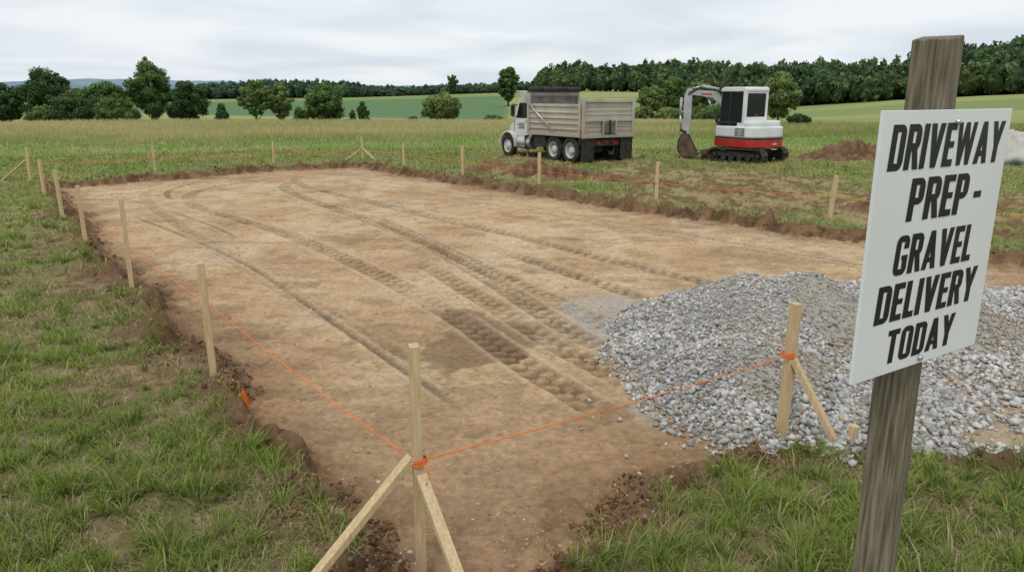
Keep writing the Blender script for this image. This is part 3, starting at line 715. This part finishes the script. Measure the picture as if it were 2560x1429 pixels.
box('tail_label',-1.13,-1.115,-.25,-.05,.66,.72,M_wht,E,0)
cx0,cx1,cy0,cy1=-.50,.80,-.30,.84
def pillar(a,b,w=.09,m=M_xw,d=None): beam('cab_pillar',a,b,w,d or w,m,E,.015)
for yy in (cy0+.05,cy1-.05):
    pillar((cx0+.05,yy,.88),(cx0+.05,yy,2.6),.12)
    pillar((cx1-.045,yy,.88),(cx1-.045,yy,1.6),.08,M_dark);pillar((cx1-.045,yy,1.6),(cx1-.14,yy,2.6),.08,M_dark)
    pillar((.30,yy,.9),(.26,yy,2.6),.06,M_dark)
prism('cab_roof',[(cx0-.03,2.56),(cx0-.03,2.66),(cx0+.05,2.73),(cx1-.2,2.73),(cx1-.05,2.66),(cx1-.05,2.56)],cy0-.02,cy1+.02,M_xw,E,.03)
box('cab_lower_rear',cx0,cx0+.05,cy0+.09,cy1-.09,.9,1.66,M_xw,E)
box('cab_lower_side',cx0+.09,-.15,cy1-.06,cy1-.01,.9,1.45,M_xw,E)
box('rear_window',cx0-.012,cx0-.004,cy0+.13,cy1-.13,1.68,2.50,M_glass,E,0)
box('rear_upper_panel',cx0,cx0+.04,cy0+.09,cy1-.09,2.48,2.58,M_xw,E)
box('rear_backing',cx0+.02,cx0+.03,cy0+.09,cy1-.09,1.6,2.55,M_dark,E,0)
box('door_glass',cx0+.12,cx1-.1,cy1-.012,cy1-.004,1.45,2.54,M_glass,E,0)
box('door_glass_lower',-.13,cx1-.08,cy1-.02,cy1-.012,.95,1.42,M_glass,E,0)
box('door_bar',-.15,cx1-.05,cy1-.05,cy1+.002,1.42,1.48,M_dark,E)
box('door_frame',.22,.27,cy1-.03,cy1+.004,.92,2.56,M_dark,E)
box('side_window_right',cx0+.09,cx1-.1,cy0+.03,cy0+.04,1.5,2.56,M_glass,E,0)
box('front_window',cx1-.08,cx1-.07,cy0+.09,cy1-.09,1.0,2.5,M_glass,E,0)
box('grab_rail',.88,.91,cy1-.03,cy1,1.2,1.9,M_dark,E)
box('cab_warning_mark',cx0-.018,cx0-.014,cy0+.5,cy0+.62,1.70,1.75,M_red,E,0)
box('work_lamp',.7,.8,.5,.6,2.74,2.8,M_dark,E)
B=bpy.data.objects.new('boom_assembly',None);link(B,E);B.location=(1.05,.05,0);B.rotation_euler=(0,0,math.radians(44))
prism('swing_post',[(-.25,.55),(.2,.5),(.22,.8),(.12,1.3),(-.12,1.3),(-.25,.9)],-.16,.16,M_xr,B,.03)
prism('boom',[(-.12,1.08),(-.10,1.6),(.02,2.05),(.25,2.42),(.6,2.58),(1.1,2.62),(1.62,2.60),(1.66,2.46),(1.1,2.40),(.68,2.32),(.42,2.12),(.26,1.85),(.16,1.5),(.1,1.08)],-.12,.12,M_xg,B,.02)
prism('stick',[(1.42,2.56),(1.50,2.72),(1.64,2.70),(1.76,2.4),(1.74,1.1),(1.62,.92),(1.50,.95),(1.46,1.6),(1.45,2.4)],-.10,.10,M_xg,B,.02)
tube('boom_cylinder',[(.22,0,1.0),(.62,0,1.75)],.06,M_dark,B,12);tube('boom_rod',[(.62,0,1.75),(.85,0,2.34)],.032,M_chr,B,12)
tube('stick_cylinder',[(.45,0,2.66),(1.1,0,2.78)],.055,M_xg,B,12);tube('stick_rod',[(1.1,0,2.78),(1.52,0,2.68)],.03,M_chr,B,12)
tube('bucket_cylinder',[(1.86,0,2.35),(1.88,0,1.7)],.05,M_xg,B,12);tube('bucket_rod',[(1.88,0,1.7),(1.84,0,1.1)],.028,M_chr,B,12)
for sg in (1,-1): prism('link',[(1.58,1.05),(1.84,1.14),(1.86,1.06),(1.62,.95)],sg*.1,sg*.13,M_dark,B,.005)
for k in range(3): tube('hose',[(.0+.02*k,.13,1.5),(.18,.15+.01*k,2.3),(.6,.14,2.66),(1.2,.13,2.69),(1.6,.12,2.54-.05*k)],.014,M_dark,B,6)
box('boom_mark',.72,1.1,.121,.124,2.44,2.50,M_xr,B,0)
bk=[(1.55,.98),(1.78,.96),(1.90,.70),(1.92,.40),(1.78,.12),(1.55,.02),(1.30,.06),(1.12,.20)]
bi=[(1.16,.24),(1.32,.11),(1.54,.07),(1.74,.16),(1.86,.41),(1.84,.68),(1.74,.9),(1.58,.92)]
prism('bucket_shell',bk+bi,-.32,.32,M_rust,B,.005)
for sg in (1,-1): prism('bucket_cheek',bk,sg*.32,sg*.30,M_rust,B,.004)
for k in range(5):
    yy=-.28+.14*k;prism('bucket_tooth',[(1.18,.15),(1.02,.26),(1.0,.22),(1.14,.1)],yy-.03,yy+.03,M_rust,B,.004)

# ---------------------------------------------------------------- tarp covered pile
n=60
xs=np.linspace(-1.7,1.7,n);X_,Y_=np.meshgrid(xs,xs);xf,yf=X_.ravel(),Y_.ravel()
rr_=np.hypot(xf/1.45,yf/1.3);hz_=1.0*ss(1.1,.25,rr_)*(.8+.5*fbm(xf*1.3+4,yf*1.3,200,2))+.10*np.abs(fbm(xf*3,yf*3,201,3)-.5)*ss(1.15,.8,rr_)*4
V=np.stack([xf+18.5,yf+27.8,hz_-.05],1)
wq=ss(.1,.35,hz_+(fbm(xf*2,yf*2,202,2)-.5)*.3)
cc=lerp(C(.03,.055,.04),C(.50,.48,.44),wq);cc=cc+(C(.30,.23,.16)-cc)*(ss(.45,.58,fbm(xf*2,yf*2,203,3))*.7)[:,None]
q=[];
for a_ in range(n-1):
    for b__ in range(n-1):
        k=a_*n+b__
        if hz_[k]>.02 or hz_[k+n+1]>.02:q.append((k,k+1,k+n+1,k+n))
q=np.array(q)
npmesh('tarp_covered_pile',V,q.ravel(),np.arange(len(q))*4,M_stone,cc,True)

# ---------------------------------------------------------------- trees
def crown(seed,H,Wd,tr,nclump,nleaf,ls,dens=1.,shape='round',tone=(.05,.085,.022),open_=0):
    g=np.random.default_rng(seed)
    ch=H-tr;P=[]
    while len(P)<nclump:
        u=g.uniform(-1,1,3);
        if np.linalg.norm(u)>1:continue
        P.append(u)
    P=np.array(P);t=(P[:,2]+1)/2
    az_=np.arctan2(P[:,1],P[:,0]);ph1,ph2=g.uniform(0,6,2)
    lob=1+.16*np.sin(2*az_+ph1+3*t)+.12*np.sin(3*az_+ph2-4*t)
    if shape=='round':wf=lob*(1.05-.15*t)
    elif shape=='tall':wf=(.62+.38*np.sin(t*math.pi))*lob
    elif shape=='cone':
        t=g.uniform(0,1,nclump)**1.2;a_=g.uniform(0,2*np.pi,nclump);q=g.uniform(.3,1,nclump)
        P[:,0]=np.cos(a_)*q;P[:,1]=np.sin(a_)*q;P[:,2]=t*2-1;wf=1-t*.93
    cen=np.stack([P[:,0]*Wd/2*wf*.88,P[:,1]*Wd/2*wf*.88,tr+ch*(.5+P[:,2]*.45)],1)
    cr=g.uniform(.5,1.25,nclump)*Wd*(.125 if shape!='cone' else .11)*(1-open_*.25)
    cb=g.uniform(.7,1.3,nclump)*(.8+.4*t)
    pk=cr**1.5;k=g.choice(nclump,nleaf,p=pk/pk.sum());dv=g.normal(size=(nleaf,3));dv/=np.linalg.norm(dv,axis=1)[:,None]
    rad_=g.uniform(.3,1.1,nleaf)
    pos=cen[k]+dv*(cr[k]*rad_)[:,None]*np.array([1,1,.8])
    nrm=dv+g.normal(size=(nleaf,3))*.6;nrm/=np.linalg.norm(nrm,axis=1)[:,None]
    tt=np.cross(nrm,g.normal(size=(nleaf,3)));tt/=np.linalg.norm(tt,axis=1)[:,None]+1e-9;bb=np.cross(nrm,tt)
    s=(ls*g.uniform(.6,1.4,nleaf))[:,None]
    V=np.stack([pos-tt*s*.5-bb*s*.2,pos+bb*s*-.5,pos+tt*s*.5+bb*s*.1,pos+bb*s*.5],1)
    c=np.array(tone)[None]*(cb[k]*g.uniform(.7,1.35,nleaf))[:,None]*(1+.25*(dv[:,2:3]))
    return V,c,cen
def tree(name,x,y,ztop,Wd,seed,shape='round',tone=(.05,.085,.022),trf=.15,nclump=34,nleaf=9000,ls=.26,open_=0):
    zb_=base_z(np.array([float(x)]),np.array([float(y)]))[0][0]-.05
    H=ztop-zb_
    e=empty(name,(x,y,zb_))
    V,c,cen=crown(seed,H,Wd,H*trf,nclump,nleaf,ls,1,shape,tone,open_)
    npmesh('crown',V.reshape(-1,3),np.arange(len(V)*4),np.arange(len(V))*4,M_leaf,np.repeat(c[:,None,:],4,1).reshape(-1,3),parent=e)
    g=np.random.default_rng(seed+5);r0=max(.06,H*.022)
    tube('trunk',[(0,0,-.2),(g.uniform(-.02,.02)*H,0,H*.35),(g.uniform(-.03,.03)*H,g.uniform(-.02,.02)*H,H*.8)],[r0*1.2,r0*.8,r0*.25],M_bark,e,8)
    for k in range(0,nclump,6):
        q=cen[k];z0=max(H*.12,q[2]-np.hypot(q[0],q[1])*.9)
        tube('limb',[(0,0,z0*.8),(q[0]*.5,q[1]*.5,(z0*.8+q[2])/2+.1),tuple(q)],[r0*.4,r0*.25,r0*.1],M_bark,e,5)
    return e
DK=(.072,.118,.044);MD=(.112,.176,.056);LT=(.165,.222,.075)
def tp(px,Y): return (px-1280)/1920*Y
TL=[
 ('deciduous_tree',-79.7,120,4.5,6,'round',DK,.05,0),
 ('deciduous_tree',-72.6,120,6.6,7.4,'round',DK,.08,0),
 ('deciduous_tree',-67.0,118,3.8,5.5,'round',MD,.05,0),
 ('deciduous_tree',-61.9,118,5.2,6.9,'round',MD,.05,0),
 ('deciduous_tree',-56.6,120,8.6,7.0,'tall',MD,.06,.2),
 ('deciduous_tree',-51.0,120,4.9,5.9,'round',DK,.05,0),
 ('deciduous_tree',-64.5,112,2.6,6.5,'round',DK,.02,0),
 ('deciduous_tree',-57.0,110,2.2,5.5,'round',MD,.02,0),
 ('deciduous_tree',-68.5,112,1.0,5.0,'round',MD,.02,0),
 ('cedar_tree',-45.6,120,1.2,3.2,'cone',DK,.03,0),
 ('deciduous_tree',-33.5,100,4.9,4.6,'tall',LT,.25,.8),
 ('deciduous_tree',-30.6,101,4.3,3.8,'tall',LT,.25,.8),
 ('deciduous_tree',-25.0,90,1.1,2.4,'round',MD,.05,0),
 ('deciduous_tree',-22.0,90,3.95,5.2,'round',MD,.10,0),
 ('cedar_tree',-16.6,85,1.85,2.4,'cone',DK,.03,0),
 ('cedar_tree',-18.0,86,.9,1.8,'cone',DK,.03,0),
 ('shrub',-11.0,85,.3,1.5,'round',MD,.03,0),
 ('deciduous_tree',-8.2,88,2.75,4.4,'round',LT,.2,.3),
 ('deciduous_tree',-1.0,200,10.2,6.6,'tall',MD,.12,.5),
 ('shrub',-1.9,76,.6,2.0,'round',MD,.02,0),
 ('deciduous_tree',17.4,95,3.9,3.8,'round',LT,.1,.1),
 ('deciduous_tree',20.9,100,4.9,4.2,'tall',MD,.1,0),
 ('deciduous_tree',24.5,100,4.3,4.0,'round',LT,.1,0),
 ('deciduous_tree',15.6,92,1.2,2.4,'round',LT,.02,0),
 ('deciduous_tree',17.5,86,1.0,3.2,'round',LT,.02,0),
 ('deciduous_tree',20.6,85,1.0,3.4,'round',MD,.02,0),
 ('deciduous_tree',24.0,88,1.6,4.0,'round',MD,.02,0),
 ('deciduous_tree',27.9,80,4.9,4.2,'round',LT,.08,.1),
 ('shrub',24.6,65,1.0,1.9,'round',DK,.03,0),
 ('shrub',13.4,88,.6,2.4,'round',LT,.03,0),
 ('shrub',12.0,90,.3,2.0,'round',LT,.03,0),
]
for i_,(nm,x,y,zt,wd,sh,tn,trf,op) in enumerate(TL):
    big=wd>3
    tree(nm,x,y,zt,wd,100+i_*7,sh,tn,trf,nclump=(int(120*(1-op*.4)) if big else 40),nleaf=int((18000 if big else 5500)*(1-op*.6)),ls=.0022*y,open_=op)
def woods(name,items):
    tmpl=[crown(900+k,1,1,.02,34,1100,.085,1,'round' if k%2 else 'tall',(1,1,1)) for k in range(6)]
    Vs=[];Cs=[];cV=[];cF=[];cC=[]
    for (x,y,z0,H,Wd,tone) in items:
        V,c,_=tmpl[rng.integers(6)];a=rng.uniform(0,2*np.pi)
        q=V.copy();X=q[...,0]*np.cos(a)-q[...,1]*np.sin(a);Y=q[...,0]*np.sin(a)+q[...,1]*np.cos(a)
        q[...,0]=X*Wd+x;q[...,1]=Y*Wd+y;q[...,2]=q[...,2]*H+z0
        Vs.append(q);Cs.append(c*np.array(tone))
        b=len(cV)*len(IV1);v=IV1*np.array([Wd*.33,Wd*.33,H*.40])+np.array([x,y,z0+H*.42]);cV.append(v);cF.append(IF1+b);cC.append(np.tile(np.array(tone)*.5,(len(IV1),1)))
    V=np.concatenate(Vs).reshape(-1,3);c=np.repeat(np.concatenate(Cs)[:,None,:],4,1).reshape(-1,3);nq=len(V)//4
    cV=np.concatenate(cV);cF=np.concatenate(cF)+len(V);cC=np.concatenate(cC)
    loops=np.concatenate([np.arange(nq*4),cF.ravel()]);starts=np.concatenate([np.arange(nq)*4,nq*4+np.arange(len(cF))*3])
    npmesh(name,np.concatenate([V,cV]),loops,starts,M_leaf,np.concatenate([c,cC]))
items=[]
def zat(x,y): return base_z(np.array([x]),np.array([y]))[0][0]
for row in range(5):
    for px in np.arange(1335,2760,15 if row else 18):
        pxx=px+rng.uniform(-8,8);p_=(pxx-1280)/1920
        Y=np.interp(p_,PP,YR)+row*9+rng.uniform(-4,4)+2
        top=np.interp(pxx,[1335,1360,1450,1600,1700,1800,1900,2000,2100,2250,2300,2450,2560,2800],[200,165,158,155,150,146,160,150,152,150,125,108,103,100])
        zt=2.4+(240-top)/1981*Y
        x=p_*Y;z0=zat(x,Y)-.3;H=(zt-z0)*rng.uniform(.78,1.08)*(.78 if row==0 else .92+.03*row)
        tn=np.array(MD if rng.uniform()<.6 else DK)*rng.uniform(.75,1.25)
        if row==0 and rng.uniform()<.4: tn=np.array(LT)
        items.append((x,Y,z0,H,H*rng.uniform(.5,.85),tuple(tn*.85+np.array([.010,.016,.020]))))  # slight blue lift puts distance haze into the leaf tone
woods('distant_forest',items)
items=[]
for row in range(4):
    for px in np.arange(-60,1345,13):
        pxx=px+rng.uniform(-6,6);p_=(pxx-1280)/1920;Y=445+row*12+rng.uniform(-6,6)
        top=np.interp(pxx,[-60,400,520,650,800,900,1000,1050,1120,1200,1340],[226,226,205,196,198,206,216,214,208,208,205])
        zt=2.4+(240-top)/1981*Y;x=p_*Y;z0=zat(x,Y)-.5;H=(zt-z0)*rng.uniform(.75,1.1)
        tn=np.array(DK)*rng.uniform(.9,1.35)+np.array([.022,.040,.058])  # blue offset paints distance haze into the tree colour
        items.append((x,Y,z0,H,9*rng.uniform(.7,1.2),tuple(tn)))
items.append((tp(1132,425),425,zat(tp(1132,425),425),12,7,DK))
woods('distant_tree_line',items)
hp=np.linspace(-1.2,1.2,240);V=[];
for t in hp:
    d0=1500
    top=2.4+d0/1981*(36+22*(fbm(np.array([t*3.0]),np.array([.5]),301,3)[0]-.5)*2-24*max(0,t+.45))
    top=max(top,-5)
    V+=[(t*d0,d0,-30),(t*d0,d0,top*.6),(t*d0*1.1,d0*1.1,top+rng.uniform(0,2.0))]
V=np.array(V);q=[]
for a_ in range(len(hp)-1):
    for b__ in range(2): k=a_*3+b__;q.append((k,k+3,k+4,k+1))
q=np.array(q);npmesh('distant_hills',V,q.ravel(),np.arange(len(q))*4,M_hill,np.tile(C(.20,.28,.34),(len(V),1)),True)  # bluish hill colour has atmospheric haze painted in
e=empty('farm_building',(-163,300,zat(-163.,300.)),.3)
hb=1.6
box('walls',-4,4,-2.5,2.5,0,hb,M_wht,e,0)
prism('roof',[(-2.8,hb),(0,hb+1.4),(2.8,hb)],-4.2,4.2,M_sign,e,0).rotation_euler=(0,0,math.pi/2)

# ---------------------------------------------------------------- sky / light
w=bpy.data.worlds.new("World");scene.world=w;w.use_nodes=True;nt=w.node_tree;N=nt.nodes;L=nt.links
bgn=N['Background'];bgn.inputs[1].default_value=.1
sky=N.new('ShaderNodeTexSky');sky.sky_type='NISHITA';sky.sun_disc=False;sky.sun_elevation=math.radians(58);sky.sun_rotation=math.radians(200)
tc=N.new('ShaderNodeTexCoord');sx=N.new('ShaderNodeSeparateXYZ');L.new(tc.outputs['Generated'],sx.inputs[0])
ad=N.new('ShaderNodeMath');ad.operation='ADD';ad.inputs[1].default_value=.12
ab=N.new('ShaderNodeMath');ab.operation='ABSOLUTE';L.new(sx.outputs[2],ab.inputs[0]);L.new(ab.outputs[0],ad.inputs[0])
dx=N.new('ShaderNodeMath');dx.operation='DIVIDE';L.new(sx.outputs[0],dx.inputs[0]);L.new(ad.outputs[0],dx.inputs[1])
dy=N.new('ShaderNodeMath');dy.operation='DIVIDE';L.new(sx.outputs[1],dy.inputs[0]);L.new(ad.outputs[0],dy.inputs[1])
cb=N.new('ShaderNodeCombineXYZ');L.new(dx.outputs[0],cb.inputs[0]);L.new(dy.outputs[0],cb.inputs[1])
nz=N.new('ShaderNodeTexNoise');nz.inputs['Scale'].default_value=.75;nz.inputs['Detail'].default_value=6;nz.inputs['Roughness'].default_value=.45;nz.inputs['Distortion'].default_value=.4
L.new(cb.outputs[0],nz.inputs['Vector'])
rp=N.new('ShaderNodeValToRGB');e0,e1=rp.color_ramp.elements;e0.position=.37;e1.position=.61
e0.color=(.69,.75,.825,1);e1.color=(.88,.92,.95,1)
L.new(nz.outputs['Fac'],rp.inputs[0])
sc=N.new('ShaderNodeVectorMath');sc.operation='SCALE';sc.inputs['Scale'].default_value=10.2;L.new(rp.outputs[0],sc.inputs[0])
mx=N.new('ShaderNodeMix');mx.data_type='RGBA';mx.inputs[0].default_value=.93;L.new(sky.outputs[0],mx.inputs[6]);L.new(sc.outputs[0],mx.inputs[7])
L.new(mx.outputs[2],bgn.inputs[0])
sl=bpy.data.lights.new('sun','SUN');sl.energy=1.3;sl.angle=math.radians(12);sl.color=(1,.96,.9)
so=bpy.data.objects.new('sun',sl);link(so)
az=math.radians(200);el=math.radians(58)
dirv=Vector((math.sin(az)*math.cos(el),math.cos(az)*math.cos(el),math.sin(el)))
so.rotation_euler=dirv.to_track_quat('Z','Y').to_euler()
# ---------------------------------------------------------------- camera
cd=bpy.data.cameras.new('camera');cd.sensor_width=36;cd.lens=1860/2560*36;cd.clip_end=6000;cd.clip_start=.05
co=bpy.data.objects.new('camera',cd);link(co);co.location=(0,0,2.4);co.rotation_euler=(math.pi/2-math.atan(474/1860),0,0)
scene.camera=co
